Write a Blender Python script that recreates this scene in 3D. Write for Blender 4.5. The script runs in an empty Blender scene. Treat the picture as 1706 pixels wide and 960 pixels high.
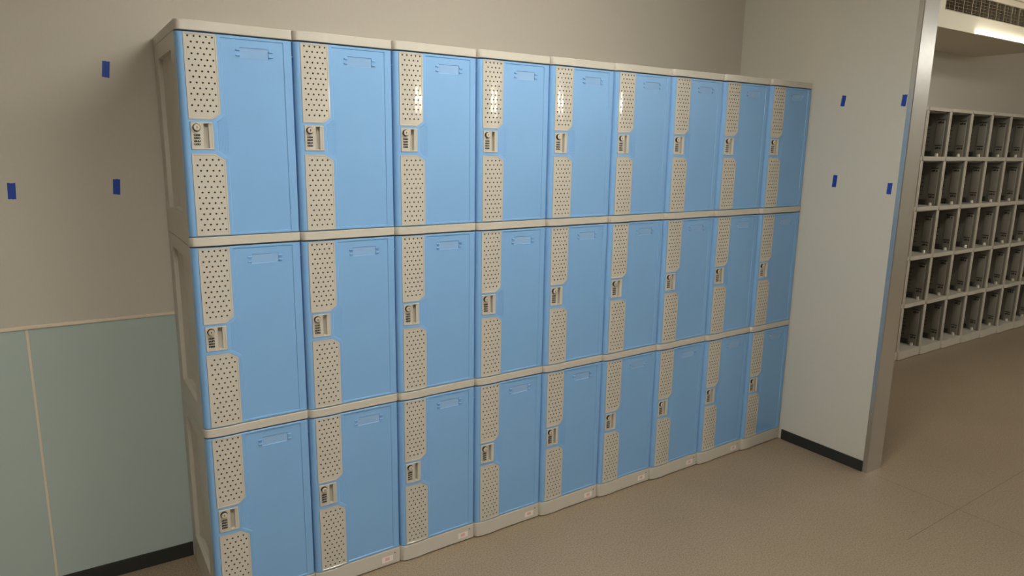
import bpy, bmesh, math, random
from mathutils import Vector, Matrix, noise
random.seed(7)
S = bpy.context.scene
COL = S.collection

# ------------------------------------------------------------------ camera
F_PX = 1170.3957
YAW, PITCH, ROLL = 0.57826233, -0.19929938, 0.01634985
CAM = Vector((-0.32303866, -2.21991161, 1.54122074))
fw = Vector((math.sin(YAW)*math.cos(PITCH), math.cos(YAW)*math.cos(PITCH), math.sin(PITCH)))
rt = Vector((math.cos(YAW), -math.sin(YAW), 0))
up = rt.cross(fw)
r2 = math.cos(ROLL)*rt + math.sin(ROLL)*up
u2 = -math.sin(ROLL)*rt + math.cos(ROLL)*up
cd = bpy.data.cameras.new('camera'); cam = bpy.data.objects.new('camera', cd); COL.objects.link(cam)
cd.sensor_width = 36.0; cd.lens = F_PX/1706*36.0; cd.clip_start = 0.05; cd.clip_end = 60
M = Matrix((r2, u2, -fw)).transposed().to_4x4(); M.translation = CAM
cam.matrix_world = M
S.camera = cam

# ------------------------------------------------------------------ world, exposure
w = bpy.data.worlds.new('world'); S.world = w; w.use_nodes = True
w.node_tree.nodes['Background'].inputs[0].default_value = (0.9, 0.85, 0.75, 1)
w.node_tree.nodes['Background'].inputs[1].default_value = 0.02
S.view_settings.view_transform = 'Standard'; S.view_settings.look = 'None'
S.view_settings.exposure = 0.28; S.view_settings.gamma = 1.0
S.view_settings.use_curve_mapping = False

# x, y, underside z, size x, size y, height of the glowing diffuser, strength
MAIN_AND_FILL_LIGHTS = [(1.05, -0.95, 2.51, 1.25, 0.16, 0.055, 29.0), (4.75, -0.60, 2.51, 1.4, 0.14, 0.05, 11.0), (-0.30, -1.75, 2.60, 0.7, 0.30, 0.0, 54.0),
               (0.9, -4.3, 2.60, 1.2, 0.5, 0.0, 4.0), (5.4, -3.2, 2.51, 1.2, 0.3, 0.05, 22.0), (7.5, -2.7, 2.51, 1.2, 0.3, 0.05, 12.0)]  # this row: unseen fill lights added to brighten hall, steel and rack wall
LIGHT_COL = (1.0, 0.965, 0.865)
# unseen twin lamps added far behind the camera, mirrored in the glossy perforated panels
STREAK_LAMPS = [(4.98, -6.28, 2.16), (5.88, -6.28, 2.16)]
STREAK_LAMP_STRENGTH = 80.0

# ------------------------------------------------------------------ materials
def mat(name, col, rough=0.5, metal=0.0, bump=0.0, bscale=200.0, spec=0.5, var=0.0, vscale=6.0, coat=0.0):
    m = bpy.data.materials.new(name); m.use_nodes = True
    nt = m.node_tree; b = nt.nodes['Principled BSDF']
    b.inputs['Base Color'].default_value = (*col, 1)
    b.inputs['Roughness'].default_value = rough
    b.inputs['Metallic'].default_value = metal
    b.inputs['Specular IOR Level'].default_value = spec
    if coat:
        b.inputs['Coat Weight'].default_value = coat; b.inputs['Coat Roughness'].default_value = 0.08
    tc = nt.nodes.new('ShaderNodeTexCoord')
    if bump:
        n = nt.nodes.new('ShaderNodeTexNoise'); n.inputs['Scale'].default_value = bscale
        n.inputs['Detail'].default_value = 2
        bp = nt.nodes.new('ShaderNodeBump'); bp.inputs['Strength'].default_value = bump
        bp.inputs['Distance'].default_value = 0.001
        nt.links.new(tc.outputs['Object'], n.inputs['Vector'])
        nt.links.new(n.outputs['Fac'], bp.inputs['Height']); nt.links.new(bp.outputs['Normal'], b.inputs['Normal'])
    if var:
        n = nt.nodes.new('ShaderNodeTexNoise'); n.inputs['Scale'].default_value = vscale
        n.inputs['Detail'].default_value = 3
        mx = nt.nodes.new('ShaderNodeMix'); mx.data_type = 'RGBA'
        mx.inputs[6].default_value = (*[c*(1-var) for c in col], 1)
        mx.inputs[7].default_value = (*[min(1, c*(1+var)) for c in col], 1)
        nt.links.new(tc.outputs['Object'], n.inputs['Vector'])
        nt.links.new(n.outputs['Fac'], mx.inputs[0]); nt.links.new(mx.outputs[2], b.inputs['Base Color'])
    return m

def emit(name, col, strength):
    m = bpy.data.materials.new(name); m.use_nodes = True
    nt = m.node_tree; nt.nodes.clear()
    e = nt.nodes.new('ShaderNodeEmission'); e.inputs[0].default_value = (*col, 1); e.inputs[1].default_value = strength
    o = nt.nodes.new('ShaderNodeOutputMaterial'); nt.links.new(e.outputs[0], o.inputs[0])
    return m

M_BLUE = mat('blue_plastic', (0.215, 0.43, 0.755), 0.36, bump=0.05, bscale=900, var=0.03, vscale=9)
M_BEIGE = mat('beige_plastic', (0.555, 0.525, 0.465), 0.42, bump=0.04, bscale=700, var=0.03, vscale=8)
M_PANEL = mat('beige_perforated_plastic', (0.555, 0.525, 0.465), 0.07, bump=0.03, bscale=650, var=0.04, vscale=300)
M_CARD = mat('glossy_card_window', (0.27, 0.46, 0.76), 0.10, spec=0.7)
M_DARK = mat('dark_gap', (0.012, 0.012, 0.014), 0.6)
M_BLACK = mat('black_plastic', (0.015, 0.013, 0.012), 0.35)
M_MARK = mat('dial_mark', (0.75, 0.72, 0.65), 0.5)
M_CHROME = mat('nickel', (0.74, 0.68, 0.58), 0.38, metal=0.55)
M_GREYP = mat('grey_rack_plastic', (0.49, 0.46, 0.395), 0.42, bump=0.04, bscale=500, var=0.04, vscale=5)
M_RACKIN = mat('taupe_rack_interior', (0.20, 0.19, 0.16), 0.5, bump=0.04, bscale=500, var=0.06, vscale=5)  # darker than the posts, the shade inside the cubbies put into the colour
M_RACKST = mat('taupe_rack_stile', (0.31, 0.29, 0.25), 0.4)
M_HINGE = mat('dark_hinge', (0.035, 0.032, 0.027), 0.45)
M_PIN = mat('clear_glide', (0.62, 0.58, 0.50), 0.12, spec=0.8)
M_TAPE = mat('blue_tape', (0.010, 0.055, 0.36), 0.55, bump=0.1, bscale=300, var=0.12, vscale=60)
M_BASE = mat('black_baseboard', (0.024, 0.026, 0.024), 0.45, bump=0.03, bscale=120)
M_TRIM = mat('ivory_trim', (0.70, 0.62, 0.50), 0.45)
M_WAINS = mat('pale_green_panel', (0.41, 0.50, 0.49), 0.5, bump=0.03, bscale=60, var=0.03, vscale=3)
M_CEIL = mat('ceiling_board', (0.66, 0.62, 0.52), 0.85, bump=0.1, bscale=150)
M_SOFFIT = mat('soffit_paint', (0.62, 0.58, 0.48), 0.7, bump=0.06, bscale=160)
M_GRILLE = mat('grille_enamel', (0.27, 0.23, 0.165), 0.5)
M_STICK = mat('white_sticker', (0.80, 0.74, 0.70), 0.45)
M_PINK = mat('pink_print', (0.74, 0.42, 0.42), 0.5)
M_SEAM = mat('floor_weld', (0.185, 0.142, 0.093), 0.5)
M_FRAME = mat('white_enamel', (0.75, 0.73, 0.68), 0.4)

def wall_mat(ca, cb, nm):
    m = bpy.data.materials.new(nm); m.use_nodes = True
    nt = m.node_tree; b = nt.nodes['Principled BSDF']; b.inputs['Roughness'].default_value = 0.8
    b.inputs['Specular IOR Level'].default_value = 0.3
    tc = nt.nodes.new('ShaderNodeTexCoord')
    ws = []
    for sc in ((90, 90, 700), (600, 600, 60)):
        mp = nt.nodes.new('ShaderNodeMapping'); mp.inputs['Scale'].default_value = sc
        n = nt.nodes.new('ShaderNodeTexNoise'); n.inputs['Scale'].default_value = 1.0; n.inputs['Detail'].default_value = 2
        nt.links.new(tc.outputs['Object'], mp.inputs[0]); nt.links.new(mp.outputs[0], n.inputs['Vector']); ws.append(n)
    ad = nt.nodes.new('ShaderNodeMath'); ad.operation = 'ADD'
    nt.links.new(ws[0].outputs['Fac'], ad.inputs[0]); nt.links.new(ws[1].outputs['Fac'], ad.inputs[1])
    hf = nt.nodes.new('ShaderNodeMath'); hf.operation = 'MULTIPLY'; hf.inputs[1].default_value = 0.5
    nt.links.new(ad.outputs[0], hf.inputs[0])
    mx = nt.nodes.new('ShaderNodeMix'); mx.data_type = 'RGBA'
    mx.inputs[6].default_value = (*ca, 1); mx.inputs[7].default_value = (*cb, 1)
    nt.links.new(hf.outputs[0], mx.inputs[0]); nt.links.new(mx.outputs[2], b.inputs['Base Color'])
    bp = nt.nodes.new('ShaderNodeBump'); bp.inputs['Strength'].default_value = 0.25; bp.inputs['Distance'].default_value = 0.0006
    nt.links.new(hf.outputs[0], bp.inputs['Height']); nt.links.new(bp.outputs['Normal'], b.inputs['Normal'])
    return m
M_WALL = wall_mat((0.50, 0.465, 0.41), (0.575, 0.54, 0.48), 'woven_wallpaper')
M_WALLW = wall_mat((0.58, 0.56, 0.495), (0.65, 0.63, 0.565), 'white_woven_wallpaper')

def floor_mat():
    m = bpy.data.materials.new('speckled_vinyl'); m.use_nodes = True
    nt = m.node_tree; b = nt.nodes['Principled BSDF']; b.inputs['Roughness'].default_value = 0.5
    tc = nt.nodes.new('ShaderNodeTexCoord')
    n1 = nt.nodes.new('ShaderNodeTexNoise'); n1.inputs['Scale'].default_value = 160; n1.inputs['Detail'].default_value = 3
    n2 = nt.nodes.new('ShaderNodeTexNoise'); n2.inputs['Scale'].default_value = 2.2; n2.inputs['Detail'].default_value = 4
    v = nt.nodes.new('ShaderNodeTexVoronoi'); v.inputs['Scale'].default_value = 90
    for n in (n1, n2, v): nt.links.new(tc.outputs['Object'], n.inputs['Vector'])
    cr = nt.nodes.new('ShaderNodeValToRGB')
    e = cr.color_ramp.elements
    e[0].position = 0.30; e[0].color = (0.215, 0.163, 0.110, 1)
    e[1].position = 0.70; e[1].color = (0.375, 0.295, 0.21, 1)
    nt.links.new(n1.outputs['Fac'], cr.inputs[0])
    mx = nt.nodes.new('ShaderNodeMix'); mx.data_type = 'RGBA'; mx.blend_type = 'MULTIPLY'; mx.inputs[0].default_value = 0.35
    cr2 = nt.nodes.new('ShaderNodeValToRGB'); f = cr2.color_ramp.elements
    f[0].position = 0.3; f[0].color = (0.78, 0.76, 0.74, 1); f[1].position = 0.7; f[1].color = (1, 1, 1, 1)
    nt.links.new(n2.outputs['Fac'], cr2.inputs[0])
    nt.links.new(cr.outputs[0], mx.inputs[6]); nt.links.new(cr2.outputs[0], mx.inputs[7])
    cr3 = nt.nodes.new('ShaderNodeValToRGB'); g = cr3.color_ramp.elements
    g[0].position = 0.10; g[0].color = (0.72, 0.70, 0.68, 1); g[1].position = 0.22; g[1].color = (1, 1, 1, 1)
    nt.links.new(v.outputs['Distance'], cr3.inputs[0])
    mx2 = nt.nodes.new('ShaderNodeMix'); mx2.data_type = 'RGBA'; mx2.blend_type = 'MULTIPLY'; mx2.inputs[0].default_value = 1
    nt.links.new(mx.outputs[2], mx2.inputs[6]); nt.links.new(cr3.outputs[0], mx2.inputs[7])
    nt.links.new(mx2.outputs[2], b.inputs['Base Color'])
    bp = nt.nodes.new('ShaderNodeBump'); bp.inputs['Strength'].default_value = 0.06; bp.inputs['Distance'].default_value = 0.001
    nt.links.new(n1.outputs['Fac'], bp.inputs['Height']); nt.links.new(bp.outputs['Normal'], b.inputs['Normal'])
    return m
M_FLOOR = floor_mat()

def steel_mat():
    m = bpy.data.materials.new('brushed_steel'); m.use_nodes = True
    nt = m.node_tree; b = nt.nodes['Principled BSDF']
    b.inputs['Base Color'].default_value = (0.64, 0.64, 0.63, 1); b.inputs['Metallic'].default_value = 1
    b.inputs['Roughness'].default_value = 0.27
    tc = nt.nodes.new('ShaderNodeTexCoord'); mp = nt.nodes.new('ShaderNodeMapping')
    mp.inputs['Scale'].default_value = (900, 900, 3)
    n = nt.nodes.new('ShaderNodeTexNoise'); n.inputs['Scale'].default_value = 1; n.inputs['Detail'].default_value = 2
    nt.links.new(tc.outputs['Object'], mp.inputs[0]); nt.links.new(mp.outputs[0], n.inputs['Vector'])
    bp = nt.nodes.new('ShaderNodeBump'); bp.inputs['Strength'].default_value = 0.25; bp.inputs['Distance'].default_value = 0.0004
    nt.links.new(n.outputs['Fac'], bp.inputs['Height']); nt.links.new(bp.outputs['Normal'], b.inputs['Normal'])
    return m
M_STEEL = steel_mat()

# ------------------------------------------------------------------ mesh helpers
def finish(bm, name, m, parent=None, smooth=True, angle=30, loc=None):
    """mesh data + object"""
    bmesh.ops.remove_doubles(bm, verts=bm.verts, dist=1e-6)
    if smooth:
        bm.normal_update()
        a = math.radians(angle)
        for f in bm.faces: f.smooth = True
        for e in bm.edges:
            if len(e.link_faces) != 2 or e.calc_face_angle(0) > a: e.smooth = False
    me = bpy.data.meshes.new(name); bm.to_mesh(me); bm.free()
    ms = m if isinstance(m, (list, tuple)) else [m]
    for q in ms: me.materials.append(q)
    return link(me, name, parent, loc)

def link(me, name, parent=None, loc=None):
    o = bpy.data.objects.new(name, me); COL.objects.link(o)
    if parent is not None: o.parent = parent
    if loc is not None: o.location = loc
    return o

def box(bm, x0, x1, y0, y1, z0, z1, bev=0.0, mi=0):
    vs = [bm.verts.new(v) for v in ((x0,y0,z0),(x1,y0,z0),(x1,y1,z0),(x0,y1,z0),(x0,y0,z1),(x1,y0,z1),(x1,y1,z1),(x0,y1,z1))]
    fs = [bm.faces.new([vs[i] for i in q]) for q in ((0,3,2,1),(4,5,6,7),(0,1,5,4),(1,2,6,5),(2,3,7,6),(3,0,4,7))]
    for f in fs: f.material_index = mi
    if bev:
        es = set(e for f in fs for e in f.edges)
        bmesh.ops.bevel(bm, geom=list(es), offset=bev, segments=2, affect='EDGES', profile=0.5)
    return fs

def quad(bm, a, b, c, d, mi=0):
    f = bm.faces.new([bm.verts.new(v) for v in (a, b, c, d)]); f.material_index = mi; return f

def cyl(bm, c, axis, r, h, n=20, mi=0, r2=None):
    """disc-capped cylinder starting at c along axis (unit vector)"""
    ax = Vector(axis).normalized(); t = Vector((0,0,1)) if abs(ax.z) < .9 else Vector((1,0,0))
    u = ax.cross(t).normalized(); v = ax.cross(u); r2 = r if r2 is None else r2
    A = [bm.verts.new(Vector(c)+r*(math.cos(2*math.pi*i/n)*u+math.sin(2*math.pi*i/n)*v)) for i in range(n)]
    B = [bm.verts.new(Vector(c)+ax*h+r2*(math.cos(2*math.pi*i/n)*u+math.sin(2*math.pi*i/n)*v)) for i in range(n)]
    fs = [bm.faces.new((A[i], A[(i+1)%n], B[(i+1)%n], B[i])) for i in range(n)]
    fs += [bm.faces.new(A[::-1]), bm.faces.new(B)]
    for f in fs: f.material_index = mi

def tag(o, label=None, cat=None, group=None, kind=None):
    if label: o['label'] = label
    if cat: o['category'] = cat
    if group: o['group'] = group
    if kind: o['kind'] = kind
    return o

def empty(name, loc=(0,0,0)):
    o = bpy.data.objects.new(name, None); COL.objects.link(o); o.location = loc
    o.empty_display_size = 0.05
    return o

def copy_tree(o, parent=None):
    c = o.copy(); COL.objects.link(c)
    if parent is not None: c.parent = parent
    for ch in list(o.children): copy_tree(ch, c)
    return c

# front profile of a locker unit: rounded left edge, bulge, crease, gentle run-out
WU = 0.3204
def prof(x):
    x0, r = 0.0015, 0.0165
    arc = lambda t: -0.011 + (t-0.056)**2/(2*0.345)
    if x < x0: return arc(0.018)+r
    if x < 0.018:
        d = r-(x-x0); return arc(0.018)+r-math.sqrt(max(0, r*r-d*d))
    if x <= 0.112: return arc(x)
    s = (x-0.112)/(0.315-0.112)
    y0 = arc(0.112)
    y = y0 + (0.0-y0)*(1.25*s-0.25*s*s)
    if x > 0.3145: y += (x-0.3145)*0.8
    return y
XL = [0.0017,0.0024,0.0035,0.0045,0.006,0.008,0.0105,0.014,0.018,0.024,0.032,0.040,0.048,0.056,0.064,0.072,0.080,0.088,0.096,0.104,0.112,
      0.14,0.17,0.20,0.24,0.28,0.3145,0.317]

def plate(bm, outline, holes=(), dy=0.0, mi=0, xl=XL):
    """flat polygon with holes in (x,z), cut at the profile lines and laid on the profile"""
    t = bmesh.new(); es = []
    for lp in [outline, *holes]:
        vs = [t.verts.new((x, 0, z)) for x, z in lp]
        es += [t.edges.new((vs[i], vs[(i+1) % len(vs)])) for i in range(len(vs))]
    bmesh.ops.triangle_fill(t, use_beauty=True, use_dissolve=False, edges=es, normal=(0, -1, 0))
    xs = [v[0] for v in outline]
    for x in xl:
        if min(xs)+1e-4 < x < max(xs)-1e-4:
            bmesh.ops.bisect_plane(t, geom=t.verts[:]+t.edges[:]+t.faces[:], plane_co=(x,0,0), plane_no=(1,0,0), dist=1e-7)
    mp = {v: bm.verts.new((v.co.x, prof(v.co.x)+dy, v.co.z)) for v in t.verts}
    for f in t.faces:
        f.normal_update()
        vs = [mp[v] for v in f.verts]
        if f.normal.y > 0: vs.reverse()
        nf = bm.faces.new(vs); nf.material_index = mi
    t.free()

def strip(bm, A, dA, B, dB, mi=0, xl=XL):
    """walls between loop A at depth dA and loop B at depth dB"""
    n = len(A)
    for i in range(n):
        a0, a1, b0, b1 = A[i], A[(i+1) % n], B[i], B[(i+1) % n]
        ts = [0.0]
        if abs(a1[0]-a0[0]) > 1e-5:
            c = sorted((x-a0[0])/(a1[0]-a0[0]) for x in xl if 0.001 < (x-a0[0])/(a1[0]-a0[0]) < 0.999)
            ts += c
        ts.append(1.0)
        pr = None
        for t in ts:
            ax, az = a0[0]+(a1[0]-a0[0])*t, a0[1]+(a1[1]-a0[1])*t
            bx, bz = b0[0]+(b1[0]-b0[0])*t, b0[1]+(b1[1]-b0[1])*t
            va = bm.verts.new((ax, prof(ax)+dA, az)); vb = bm.verts.new((bx, prof(bx)+dB, bz))
            if pr: bm.faces.new((pr[0], pr[1], vb, va)).material_index = mi
            pr = (va, vb)

def inset(lp, d):
    """offset a closed polygon inwards by d (loop given clockwise or counter-clockwise)"""
    n = len(lp); area = sum(lp[i][0]*lp[(i+1) % n][1]-lp[(i+1) % n][0]*lp[i][1] for i in range(n))
    s = 1 if area > 0 else -1; out = []
    for i in range(n):
        p, q, r = Vector(lp[i-1]), Vector(lp[i]), Vector(lp[(i+1) % n])
        e1, e2 = (q-p).normalized(), (r-q).normalized()
        n1, n2 = Vector((-e1.y, e1.x))*s, Vector((-e2.y, e2.x))*s
        k = 1+n1.dot(n2)
        out.append(tuple(q+(n1+n2)*d/k))
    return out

def rect(x0, x1, z0, z1): return [(x0, z0), (x1, z0), (x1, z1), (x0, z1)]

def profile_prism(bm, z0, z1, dy, yb, x0=0.0005, x1=0.3199, bev=0.0, mi=0, pf=None):
    """solid whose front follows the profile, back at yb"""
    pf = pf or prof
    xs = [x0] + [x for x in XL if x0+1e-4 < x < x1-1e-4] + [x1]
    def ring(z, d):
        return [bm.verts.new((min(max(x, x0+d*0.5), x1-d*0.5), pf(x)+dy+d, z)) for x in xs] + \
               [bm.verts.new((x1-d*0.5, yb, z)), bm.verts.new((x0+d*0.5, yb, z))]
    rs = [ring(z0, bev), ring(z0+bev, 0), ring(z1-bev, 0), ring(z1, bev)] if bev else [ring(z0, 0), ring(z1, 0)]
    n = len(rs[0])
    for a, b in zip(rs, rs[1:]):
        for i in range(n):
            bm.faces.new((a[i], a[(i+1) % n], b[(i+1) % n], b[i])).material_index = mi
    bm.faces.new(rs[0][::-1]).material_index = mi; bm.faces.new(rs[-1]).material_index = mi

# ------------------------------------------------------------------ measured layout
SX = [-0.0015, 0.323, 0.6451, 0.9639, 1.2803, 1.5972, 1.9163, 2.2375, 2.5606, 2.8827]
ROWS = [  # name, base z, base rail height, door bottom, door top, unit top
    ('top', 1.2365, 0.0287, 1.2652, 1.8429, 1.8429),
    ('middle', 0.6390, 0.0296, 0.6686, 1.2365, 1.2365),
    ('bottom', 0.0, 0.065, 0.065, 0.6390, 0.6390)]
DEP = 0.4505          # back of the lockers
YW = 0.4545           # face of the back wall
XR = 2.8860           # face of the stub wall at the right
CEIL = 2.62

# ------------------------------------------------------------------ the room
def struct(name, bm, m, parent=None, label=None, smooth=False):
    o = finish(bm, name, m, parent, smooth=smooth)
    if parent is None: o['kind'] = 'structure'
    if label: o['label'] = label
    return o
XL0, XFAR, YB = -2.3, 8.6, -6.4
bm = bmesh.new(); box(bm, XL0-.1, XFAR+.1, YB-.1, 1.0, -0.12, 0); floor = struct('floor', bm, M_FLOOR)
def seam(x0, y0, x1, y1, wd=0.0022):
    bm = bmesh.new(); d = Vector((x1-x0, y1-y0, 0)).normalized(); n = Vector((-d.y, d.x, 0))*wd
    a, b = Vector((x0, y0, .0004)), Vector((x1, y1, .0004))
    quad(bm, a-n, b-n, b+n, a+n)
    finish(bm, 'weld_seam', M_SEAM, floor, smooth=False)
seam(2.905, -0.53, 2.86, -3.2); seam(2.45, -0.93, 4.7, -0.86)
bm = bmesh.new(); box(bm, XL0-.1, XFAR+.1, YB-.1, 1.0, CEIL, CEIL+.1); struct('ceiling', bm, M_CEIL)
bm = bmesh.new(); box(bm, XL0-.1, 3.0, YW, YW+.12, 0, CEIL); wall_back = struct('wall_back', bm, M_WALL)
# stub wall ending in the steel cap
bm = bmesh.new(); box(bm, XR, 3.004, -0.482, YW, 0, CEIL); struct('wall_right', bm, M_WALLW)
bm = bmesh.new(); box(bm, XL0-.1, XL0, YB, YW, 0, CEIL); struct('wall_left', bm, M_WALL)
bm = bmesh.new(); box(bm, XL0-.1, XFAR+.1, YB-.1, YB, 0, CEIL); struct('wall_front', bm, M_WALL)
bm = bmesh.new(); box(bm, XFAR, XFAR+.1, YB, 0.88, 0, CEIL); struct('wall_far', bm, M_WALL)
bm = bmesh.new(); box(bm, 3.0, XFAR, 0.765, 0.88, 0, CEIL); struct('wall_recess', bm, M_WALL)
# steel cap round the end of the stub wall
bm = bmesh.new()
pts = [(XR-.0015, -.478), (XR-.0015, -.499), (XR+.0015, -.502), (3.007, -.502), (3.009, -.500), (3.009, -.478)]
lo = [bm.verts.new((x, y, 0.0)) for x, y in pts]; hi = [bm.verts.new((x, y, CEIL)) for x, y in pts]
for i in range(len(pts)): bm.faces.new((lo[i], lo[(i+1) % 6], hi[(i+1) % 6], hi[i]))
bm.faces.new(lo[::-1]); bm.faces.new(hi)
o = struct('trim_1', bm, M_STEEL, label='brushed stainless steel cap on the end of the short white wall')
# baseboards
bm = bmesh.new(); box(bm, XL0, -0.003, YW-.006, YW-.0004, 0.0005, 0.056, .0015); struct('baseboard_back', bm, M_BASE)
bm = bmesh.new(); box(bm, XR-.006, XR-.0004, -0.4775, -0.014, 0.0005, 0.056, .0015); struct('baseboard_right', bm, M_BASE)
# wainscot panels on the back wall, with ivory joints and cap rail
pe = [(-2.29, -1.362), (-1.354, -0.439), (-0.431, 0.484), (0.492, 1.407), (1.415, 2.330), (2.338, XR-.002)]
for a, b in pe:
    bm = bmesh.new(); box(bm, a, b, YW-.0032, YW-.0003, 0.0565, 0.9390, .0006)
    finish(bm, 'wall_panel', M_WAINS, wall_back, smooth=False)
for a, b in zip(pe, pe[1:]):
    bm = bmesh.new(); box(bm, a[1]+.0002, b[0]-.0002, YW-.0040, YW-.0003, 0.0565, 0.9390, .0008)
    finish(bm, 'joint_strip', M_TRIM, wall_back, smooth=False)
bm = bmesh.new(); box(bm, -2.29, -0.0005, YW-.0075, YW-.0003, 0.9395, 0.9515, .0022)
struct('trim_2', bm, M_TRIM, label='ivory cap rail along the top of the pale green wall panels', smooth=True)

# dropped soffit of the room beyond with its grille and light line
SY0, SZ, SXE = 0.20, 2.311, 6.07
bm = bmesh.new()
GX0, GX1, GZ0, GZ1 = 4.432, 5.98, 2.417, 2.537
# fascia with an opening for the grille
for x0, x1, z0, z1 in ((3.009, GX0, SZ, CEIL), (GX1, SXE, SZ, CEIL), (GX0, GX1, SZ, GZ0), (GX0, GX1, GZ1, CEIL)):
    box(bm, x0, x1, SY0, SY0+.02, z0, z1)
box(bm, 3.009, SXE, SY0+.02, 0.765, SZ, SZ+.02)
box(bm, SXE-.02, SXE, SY0+.02, 0.765, SZ+.02, CEIL)
soffit = struct('trim_3', bm, M_SOFFIT, label='dropped soffit box under the ceiling of the room beyond')
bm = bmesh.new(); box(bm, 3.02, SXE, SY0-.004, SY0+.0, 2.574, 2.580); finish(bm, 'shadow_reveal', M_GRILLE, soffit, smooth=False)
g = empty('air_grille', (GX0, SY0, GZ0)); gw, gh = GX1-GX0, GZ1-GZ0
tag(g, 'tan egg-crate air grille set in the soffit above the open rack', 'vent')
bm = bmesh.new()
box(bm, 0, gw, .05, .052, 0, gh); finish(bm, 'backing', M_DARK, g, smooth=False)
bm = bmesh.new(); t = .0045
box(bm, 0, gw, -.002, .006, 0, t); box(bm, 0, gw, -.002, .006, gh-t, gh)
box(bm, 0, t, -.002, .006, t, gh-t); box(bm, gw-t, gw, -.002, .006, t, gh-t); finish(bm, 'frame', M_GRILLE, g, smooth=False)
ndv = 28; vme = None
for k in range(1, ndv):
    th = .0030 if k % 2 == 0 else .0014
    bm = bmesh.new(); box(bm, -th, th, (-.001 if k % 2 == 0 else .004), .045, t, gh-t)
    finish(bm, 'divider', M_GRILLE, g, smooth=False, loc=(gw*k/ndv, 0, 0))
for k in range(1, 6):
    bm = bmesh.new(); z = gh*k/6
    vs = [bm.verts.new(v) for v in ((t,.006,z-.004),(gw-t,.006,z-.004),(gw-t,.035,z+.004),(t,.035,z+.004),(t,.006,z-.0025),(gw-t,.006,z-.0025),(gw-t,.035,z+.0055),(t,.035,z+.0055))]
    for q in ((0,3,2,1),(4,5,6,7),(0,1,5,4),(1,2,6,5),(2,3,7,6),(3,0,4,7)): bm.faces.new([vs[i] for i in q])
    finish(bm, 'louvre', M_GRILLE, g, smooth=False)
g = empty('strip_light', (4.85, SY0-.012, SZ+.002))
tag(g, 'bright strip light along the lower edge of the soffit beyond the steel-capped wall', 'light')
bm = bmesh.new(); box(bm, 0, 1.2, 0, .0115, -.006, .0)
finish(bm, 'channel', M_FRAME, g, smooth=False)
bm = bmesh.new(); box(bm, 0.005, 1.195, .001, .0105, .0002, .006, .001)
finish(bm, 'diffuser', emit('strip_emission', (1, .93, .78), 45.0), g)

# ceiling lights, with the added fill and streak lamps behind the camera
for i, (x, y, z, sx, sy, dh, st) in enumerate(MAIN_AND_FILL_LIGHTS):
    g = empty('ceiling_light', (x, y, z))
    tag(g, ['long ceiling light in front of the blue lockers', 'long ceiling light in the room beyond the steel-capped wall', 'short baffled ceiling light to the left of the camera', 'baffled ceiling light behind the camera', 'long ceiling light in the hall behind and right of the camera', 'long ceiling light at the far right end of the hall'][i], 'light')
    if dh:
        bm = bmesh.new(); box(bm, -sx/2-.02, sx/2+.02, -sy/2-.02, sy/2+.02, dh+.0005, CEIL-z-.0005, .004)
        finish(bm, 'housing', M_FRAME, g)
        bm = bmesh.new(); box(bm, -sx/2, sx/2, -sy/2, sy/2, 0, dh, .01)
    else:
        bm = bmesh.new()
        for a in ((-sx/2-.02, -sx/2, -sy/2-.02, sy/2+.02), (sx/2, sx/2+.02, -sy/2-.02, sy/2+.02), (-sx/2, sx/2, -sy/2-.02, -sy/2), (-sx/2, sx/2, sy/2, sy/2+.02)):
            box(bm, *a, -.07, .019)
        finish(bm, 'frame', M_FRAME, g, smooth=False)
        bm = bmesh.new(); box(bm, -sx/2, sx/2, -sy/2, sy/2, .004, .012)
    finish(bm, 'diffuser', emit('ceiling_emission', LIGHT_COL, st), g, smooth=False)
for i, (x, y, z) in enumerate(STREAK_LAMPS):
    g = empty('wall_lamp', (x, y, z))
    tag(g, ['wall lamp on the wall behind the camera, nearer the lockers', 'wall lamp on the wall behind the camera, farther right'][i], 'light', 'wall lamps behind the camera')
    bm = bmesh.new(); box(bm, -.17, .17, -.115, -.02, -.15, .15, .004); finish(bm, 'housing', M_FRAME, g)
    bm = bmesh.new(); box(bm, -.11, .11, -.02, .0, -.08, .08, .004); finish(bm, 'diffuser', emit('wall_lamp_emission', (1, .93, .80), STREAK_LAMP_STRENGTH), g)

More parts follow.
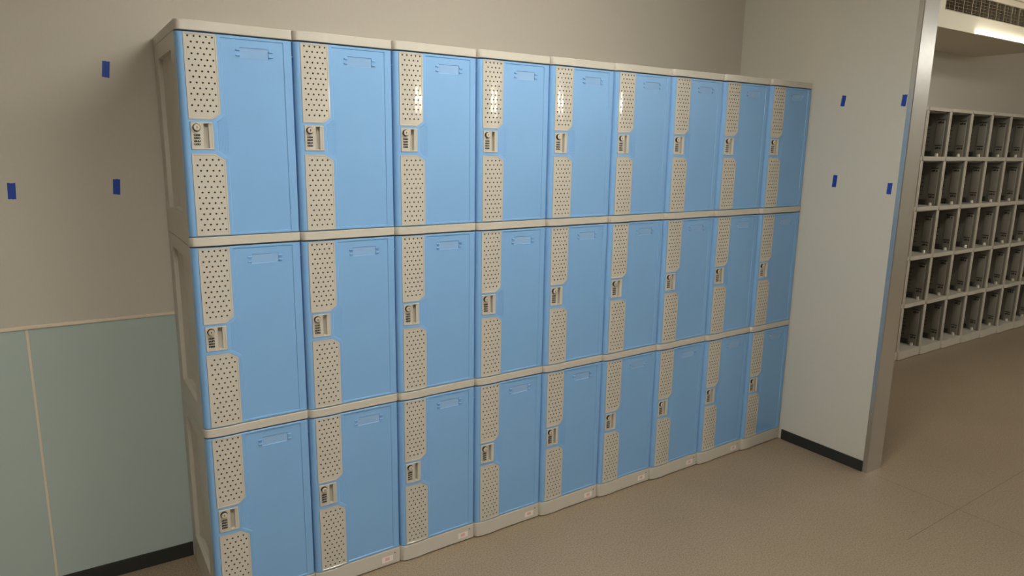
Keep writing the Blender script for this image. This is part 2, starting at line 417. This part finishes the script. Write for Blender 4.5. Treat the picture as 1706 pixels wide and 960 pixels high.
# ------------------------------------------------------------------ locker units
def make_locker(row):
    name, zb, rh, d0, d1, ztop = row
    H = d1-d0; sc = H/0.5777; zt = d1-zb; z_d0 = d0-zb
    Zr = lambda v: zt+v*sc                      # from door-top-relative to local z
    P = lambda pts: [(x, Zr(z)) for x, z in pts]
    root = empty('locker')
    # --- body: open-fronted shell with a sunken side panel
    bm = bmesh.new(); hb = ztop-zb
    x0, x1, y0, y1, t = 0.0012, WU-.0012, 0.0170, DEP, 0.010
    za, zz = 0.0012, hb-.0012
    ry0, ry1, rz0, rz1 = 0.090, 0.372, 0.085, hb-.046
    if name == 'bottom': rz0 = 0.115
    A = [(y0, za), (y1, za), (y1, zz), (y0, zz)]; B = [(ry0, rz0), (ry1, rz0), (ry1, rz1), (ry0, rz1)]
    C_ = [(ry0+.010, rz0+.010), (ry1-.055, rz0+.010), (ry1-.055, rz1-.010), (ry0+.010, rz1-.010)]
    def ringq(P0, xa, P1, xb):
        for i in range(4):
            j = (i+1) % 4
            quad(bm, (xa, *P0[i]), (xb, *P1[i]), (xb, *P1[j]), (xa, *P0[j]))
    ringq(A, x0, B, x0); ringq(B, x0, B, x0+.013); ringq(B, x0+.013, C_, x0+.021)
    quad(bm, *[(x0+.021, *c) for c in C_][::-1])
    fx = x0+.0225
    quad(bm, (fx, y0, za), (fx, y1, za), (fx, y1, zz), (fx, y0, zz))
    quad(bm, (x0, y0, za), (x0, y0, zz), (fx, y0, zz), (fx, y0, za))
    box(bm, x1-t, x1, y0+.012, y1, za, zz)
    box(bm, fx, x1-t, y1-t, y1, za, zz)
    box(bm, fx, x1-t, y0+.012, y1-t, za, za+t)
    box(bm, fx, x1-t, y0+.012, y1-t, zz-t, zz)
    quad(bm, (x0, y0, zz), (fx, y0, zz), (fx, y1, zz), (x0, y1, zz)); quad(bm, (x0, y0, za), (x0, y1, za), (fx, y1, za), (fx, y0, za))
    cyl(bm, (x0+.0005, 0.055, rz1-.035), (-1, 0, 0), .0035, .0015, 10)
    finish(bm, 'body', M_BEIGE, root, smooth=False)
    # --- rail or plinth under the door
    bm = bmesh.new()
    profile_prism(bm, 0.0008 if rh < .05 else 0.0045, rh-.0012, -0.0012, 0.030, bev=.0012)
    rail = finish(bm, 'plinth' if rh > .05 else 'base_rail', M_BEIGE, root, angle=35)
    if rh > .05:
        bm = bmesh.new(); cyl(bm, (.2970, prof(.2970)-.0016, .047), (0, -1, 0), .0024, .0004, 10); finish(bm, 'screw_hole', M_BLACK, rail)
        bm = bmesh.new(); box(bm, .012, .308, .034, .26, 0.0, .0044); finish(bm, 'foot', M_BLACK, rail, smooth=False)
    # --- door
    dz0, dz1 = z_d0+.0008, zt-.0040
    outer = rect(.0016, .3178, dz0, dz1)
    upL = P([(.0195, -.2415), (.083, -.2415), (.107, -.2235), (.107, -.0052), (.0195, -.0052)])
    loL = P([(.0205, -.5745), (.1125, -.5745), (.1125, -.3560), (.0855, -.3370), (.0205, -.3370)])
    lkL = P([(.0225, -.3265), (.0835, -.3265), (.0835, -.2480), (.0225, -.2480)])
    fdL = P([(.1205, -.5700), (.2935, -.5700), (.2935, -.0110), (.1165, -.0110), (.1165, -.2300), (.0925, -.2480), (.0925, -.3300), (.1205, -.3510)])
    cdL = P([(.1685, -.0635), (.2500, -.0635), (.2500, -.0335), (.1685, -.0335)])
    bm = bmesh.new()
    oin = inset(outer, .0012)
    plate(bm, oin, [upL, loL, lkL, fdL])
    strip(bm, oin, 0, outer, .0012); strip(bm, outer, .0012, outer, .010)
    fdI = inset(fdL, .0016); REC = .0022
    strip(bm, fdL, 0, fdI, REC); plate(bm, fdI, [cdL], REC)
    for l in (upL, loL, lkL): strip(bm, l, 0, l, .006)
    door = finish(bm, 'door', M_BLUE, root, angle=22)
    # perforated panels
    def perf(lp, rows, nm):
        bm = bmesh.new(); o1 = inset(lp, .0006); o2 = inset(o1, .0042); o3 = inset(o2, .0008)
        strip(bm, o1, .004, o1, -.0006); strip(bm, o1, -.0006, o1, -.0012)
        plate(bm, o1, [o2], -.0012); strip(bm, o2, -.0012, o3, -.0002)
        holes = []
        for xs, z in rows:
            for x in xs:
                holes.append([(x+.0028*math.cos(a), z+.0028*math.sin(a)) for a in [math.pi/8+i*math.pi/4 for i in range(8)]])
        plate(bm, o3, holes, -.0002)
        for h in holes: strip(bm, h, -.0002, h, .0018, mi=1)  # hole walls blackened for the shade inside
        zs = [p[1] for p in lp]; xs_ = [p[0] for p in lp]
        plate(bm, inset(o3, .0005), [], .0045, mi=1)  # black sheet stands in for the unlit inside behind the holes
        finish(bm, nm, [M_PANEL, M_BLACK], door, angle=22)
    up_rows = []
    for k in range(14):
        z = Zr(-.0150-.01563*k)
        up_rows.append(([.0318+.0159*j for j in range(5)] if k % 2 == 0 else [.0397+.0159*j for j in range(4)], z))
    lo_rows = []
    for k in range(14):
        z = Zr(-.3545-.01563*k)
        lo_rows.append(([.0427+.0166*j for j in range(4)] if k % 2 == 0 else [.0345+.0166*j for j in range(5)], z))
    perf(upL, up_rows, 'perforated_panel'); perf(loL, lo_rows, 'perforated_panel')
    # name card holder: sunken window and four clips
    bm = bmesh.new(); c2 = inset(cdL, .0012)
    strip(bm, cdL, REC, c2, REC+.0016); plate(bm, c2, [], REC+.0016, mi=1)
    for xa, xb in ((.1575, .1690), (.2495, .2615)):
        for zc in (-.0415, -.0560):
            y = prof((xa+xb)/2)+REC
            box(bm, xa, xb, y-.0036, y+.0006, Zr(zc)-.0018, Zr(zc)+.0018, .0006)
    finish(bm, 'card_holder', [M_BLUE, M_CARD], door, angle=22)
    # textured thumb grip: rows of tiny studs
    bm = bmesh.new()
    for r in range(30):
        z = Zr(-.2400-.00335*r)
        for c in range(7):
            x = .0985+.0042*c
            zr = (z-zt)/sc
            if zr > -.248 and x < .0945+(zr+.248)*1.33+.003: continue
            if zr < -.330 and x < .0945+(-.330-zr)*1.33+.003: continue
            y = prof(x)+REC; s = .00105
            top = bm.verts.new((x, y-.0013, z)); q = [bm.verts.new((x+a*s, y, z+b*s*.8)) for a, b in ((-1,-1),(1,-1),(1,1),(-1,1))]
            for i in range(4): bm.faces.new((q[i], q[(i+1) % 4], top))
    o = finish(bm, 'grip_studs', M_BLUE, door, smooth=False); o['kind'] = 'stuff'
    # hinge notch at the right edge
    bm = bmesh.new(); y = prof(.3165); box(bm, .3140, .3195, y-.0022, y+.004, Zr(-.0500), Zr(-.0475), .0005)
    finish(bm, 'hinge_pin', M_BLUE, door)
    # --- lock
    lk = inset(lkL, .0007); pull = P([(.0575, -.3215), (.0785, -.3215), (.0785, -.2520), (.0575, -.2520)])
    bm = bmesh.new(); l2 = inset(lk, .0008)
    strip(bm, lk, .005, lk, -.0010); strip(bm, lk, -.0010, l2, -.0018); plate(bm, l2, [pull], -.0018)
    y = prof(.056)-.0018; box(bm, .0556, .0566, y-.0008, y+.001, Zr(-.3240), Zr(-.2500), .0003)
    lock = finish(bm, 'lock_housing', M_BEIGE, root, angle=22)
    bm = bmesh.new(); zl, zh = Zr(-.3215), Zr(-.2520)
    yo = prof(.0575)-.0018
    pl = [(.0575, yo), (.0578, yo+.014), (.0655, yo+.017), (.0706, yo+.017), (.0712, yo+.0030), (.0768, yo+.0018), (.0785, prof(.0785)-.0018)]
    for (xa, ya), (xb, yb) in zip(pl, pl[1:]): quad(bm, (xa, ya, zl), (xb, yb, zl), (xb, yb, zh), (xa, ya, zh))
    for z in (zl, zh):
        f = bm.faces.new([bm.verts.new((a, b, z)) for a, b in pl])
    finish(bm, 'finger_pull', M_BEIGE, lock, smooth=False)
    yc = prof(.0385)-.0018; zc = Zr(-.2640)
    bm = bmesh.new()
    cyl(bm, (.0385, yc+.001, zc), (0, -1, 0), .0108, .0028, 24, mi=1)
    cyl(bm, (.0385, yc-.0010, zc), (0, -1, 0), .0094, .0062, 24, mi=1)
    cyl(bm, (.0385, yc-.0070, zc), (0, -1, 0), .0092, .0012, 24, mi=0, r2=.0084)
    cyl(bm, (.0385, yc-.0081, zc), (0, -1, 0), .0074, .0008, 20, mi=0, r2=.0070)
    box(bm, .0378, .0392, yc-.0093, yc-.0080, zc-.0036, zc+.0036, mi=1)
    cyl(bm, (.0385, yc-.0086, zc+.001), (0, -1, 0), .0016, .0006, 10, mi=1)
    finish(bm, 'key_cylinder', [M_CHROME, M_BLACK], lock, angle=35)
    for k in range(4):
        bm = bmesh.new(); z = Zr(-.2845-.0086*k)
        box(bm, .0302, .0470, yc-.0016, yc+.001, z-.0026, z+.0026, .0008, mi=0)
        for j in range(3):
            x = .0335+.0051*j; s = .0008
            box(bm, x-s, x+s*.7, yc-.0018, yc-.0012, z-.0012+.0005*((j+k) % 3), z+.0014-.0004*((j*2+k) % 3), mi=1)
        finish(bm, 'number_dial', [M_BLACK, M_MARK], lock)
    # --- top cap
    if name == 'top':
        bm = bmesh.new(); profile_prism(bm, hb, hb+.0277, -0.0014, DEP, bev=.0016)
        finish(bm, 'top_cap', M_BEIGE, root, angle=35)
    return root

ordn = ['leftmost', 'second', 'third', 'fourth', 'fifth', 'sixth', 'seventh', 'eighth', 'rightmost']
for row in ROWS:
    proto = make_locker(row)
    for i in range(9):
        o = proto if i == 0 else copy_tree(proto)
        o.location = (SX[i], 0, row[1]); o.scale = ((SX[i+1]-SX[i])/WU, 1, 1)
        if i == 0:
            lab = {'top': 'blue-doored locker with a beige cap at the left end of the top row',
                   'middle': 'blue-doored locker at the left end of the middle row, below the capped corner one',
                   'bottom': 'blue-doored locker at the left end of the bottom row, cut off by the photo edge'}[row[0]]
        elif i == 8:
            lab = {'top': 'blue-doored capped locker of the top row touching the white wall',
                   'middle': 'blue-doored locker of the middle row touching the white wall',
                   'bottom': 'blue-doored locker of the bottom row touching the black baseboard corner'}[row[0]]
        else:
            tail = {'top': 'top row under the beige caps, %s column from the left',
                    'middle': 'middle row, %s column from the left',
                    'bottom': 'bottom row standing on the floor, %s column from the left'}[row[0]]
            lab = 'blue-doored locker in the ' + tail % ordn[i]
        tag(o, lab, 'locker', 'blue-doored lockers in three rows')
        if row[0] == 'bottom' and 1 <= i <= 7:
            pl = [c for c in o.children if c.name.startswith('plinth')][0]
            bm = bmesh.new()
            for xa, xb, za, zb_, mi, dd in ((.246, .290, .018, .041, 0, .0002), (.258, .276, .024, .036, 1, .0004)):
                n = 3
                for k in range(n):
                    u, v = xa+(xb-xa)*k/n, xa+(xb-xa)*(k+1)/n
                    quad(bm, (u, prof(u)-.0013-dd, za), (v, prof(v)-.0013-dd, za), (v, prof(v)-.0013-dd, zb_), (u, prof(u)-.0013-dd, zb_), mi)
            st = finish(bm, 'sticker', [M_STICK, M_PINK], pl, smooth=False)
            st['label'] = 'small white and pink sticker'

# ------------------------------------------------------------------ open rack in the room beyond
RY, RX0 = 0.455, 4.578
RROWS = [(1.4855, 1.8350), (1.1250, 1.4845), (0.7650, 1.1240), (0.4050, 0.7640), (0.0, 0.4040)]
def make_cubby(zb, ztop, bottom, top):
    root = empty('open_cubby'); h = ztop-zb; rh = .068 if bottom else .031
    pf = lambda x: prof(x)*0.9+.003
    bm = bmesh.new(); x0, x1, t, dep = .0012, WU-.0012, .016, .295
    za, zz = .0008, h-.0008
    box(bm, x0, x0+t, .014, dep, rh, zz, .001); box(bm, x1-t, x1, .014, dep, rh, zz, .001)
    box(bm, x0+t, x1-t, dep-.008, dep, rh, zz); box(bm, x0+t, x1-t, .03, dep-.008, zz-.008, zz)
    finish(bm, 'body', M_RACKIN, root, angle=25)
    for xa, xb in ((x0, x0+t), (x1-t, x1)):
        bm = bmesh.new(); box(bm, xa, xb, .004, .0138, rh, zz, .001); finish(bm, 'front_post', M_GREYP, root)
    bm = bmesh.new()
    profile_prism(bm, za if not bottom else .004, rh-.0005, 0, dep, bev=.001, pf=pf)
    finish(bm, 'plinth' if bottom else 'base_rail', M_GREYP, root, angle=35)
    # moulded ribs on the inner right wall, seen from the doorway
    bm = bmesh.new(); xi = x1-t
    for k in range(6):
        z = rh+.075+k*.030
        box(bm, xi-.003, xi+.0005, .125, .26, z, z+.004)
    finish(bm, 'side_ribs', M_HINGE, root, smooth=False)
    bm = bmesh.new(); box(bm, xi-.006, xi+.0005, .028, .085, rh+.002, zz-.06, .0015)
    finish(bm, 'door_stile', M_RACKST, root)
    for z in (rh+.048, zz-.085):
        bm = bmesh.new()
        box(bm, xi-.010, xi-.0058, .032, .080, z+.030, z+.036)
        for y, s in ((.042, .006), (.060, .008), (.072, .005)): box(bm, xi-.009, xi-.0058, y-s, y+s*.6, z+.004+s*.5, z+.012+s)
        finish(bm, 'hinge_bracket', M_HINGE, root, smooth=False)
    bm = bmesh.new(); box(bm, xi-.012, xi+.0005, .10, .20, rh+.004, rh+.040, .001); finish(bm, 'lower_stop', M_HINGE, root)
    bm = bmesh.new(); cyl(bm, (xi-.022, .052, rh), (0, 0, 1), .014, .022, 14, r2=.010); finish(bm, 'hinge_cup', M_PIN, root)
    bm = bmesh.new(); box(bm, x0+t-.0005, x0+t+.012, .012, .030, rh+.12, rh+.145, .001); box(bm, x0+t-.0005, x0+t+.010, .012, .028, rh+.20, rh+.215, .001)
    finish(bm, 'strike_plate', M_HINGE, root)
    if top:
        bm = bmesh.new(); profile_prism(bm, h, h+.024, -.001, dep, bev=.001, pf=pf); finish(bm, 'top_cap', M_GREYP, root, angle=35)
    return root
lim = [8]*5
rname = ['top', 'second', 'third', 'fourth', 'bottom']
cname = ['first', 'second', 'third', 'fourth', 'fifth', 'sixth', 'seventh', 'eighth']
for r, (zb, zt_) in enumerate(RROWS):
    proto = make_cubby(zb, zt_, r == 4, r == 0)
    for c in range(lim[r]):
        o = proto if c == 0 else copy_tree(proto)
        o.location = (RX0+.3204*c, RY, zb)
        tag(o, 'doorless grey cubby beyond the steel trim, %s row%s, %s from the steel' % (rname[r], '' if r in (0, 4) else ' down', cname[c]), 'cubby', 'doorless grey cubbies in the room beyond')

# ------------------------------------------------------------------ blue tape marks
def tape(x, y, z, right, tilt, lab, w_=.021, h_=.050):
    bm = bmesh.new(); n = 5
    top = [(-w_/2+w_*k/n, h_/2+random.uniform(-.0012, .0012)) for k in range(n+1)]
    bot = [(-w_/2+w_*k/n, -h_/2+random.uniform(-.0012, .0012)) for k in range(n+1)]
    c, s = math.cos(tilt), math.sin(tilt)
    def put(u, v, d):
        u, v = u*c-v*s, u*s+v*c
        return (-d, u, v) if right else (u, -d, v)
    for k in range(n):
        a, b, cc, d_ = bot[k], bot[k+1], top[k+1], top[k]
        quad(bm, put(*a, .0006), put(*b, .0006), put(*cc, .0006), put(*d_, .0006))
    lp = bot+top[::-1]
    for i in range(len(lp)):
        p, q = lp[i], lp[(i+1) % len(lp)]
        quad(bm, put(*p, .0006), put(*p, .0001), put(*q, .0001), put(*q, .0006))
    o = finish(bm, 'masking_tape', M_TAPE, None, smooth=False, loc=(x, y, z))
    tag(o, lab, 'tape', 'blue tape marks on the right wall' if right else 'blue tape marks on the left wall')
tape(-.143, YW, 1.762, False, -.10, 'piece of blue tape highest on the wall left of the lockers')
tape(-.429, YW, 1.380, False, -.05, 'lower blue tape piece on the left wall, at the photo edge')
tape(-.144, YW, 1.389, False, -.07, 'lower blue tape piece on the left wall, next to the locker side')
tape(XR, -.171, 1.778, True, .10, 'upper blue tape piece on the right wall, nearer the lockers')
tape(XR, -.462, 1.768, True, .06, 'upper blue tape piece on the right wall, nearer the steel trim')
tape(XR, -.170, 1.399, True, .05, 'lower blue tape piece on the right wall, nearer the lockers', .022, .058)
tape(XR, -.444, 1.379, True, .04, 'lower blue tape piece on the right wall, nearer the steel trim', .022, .050)
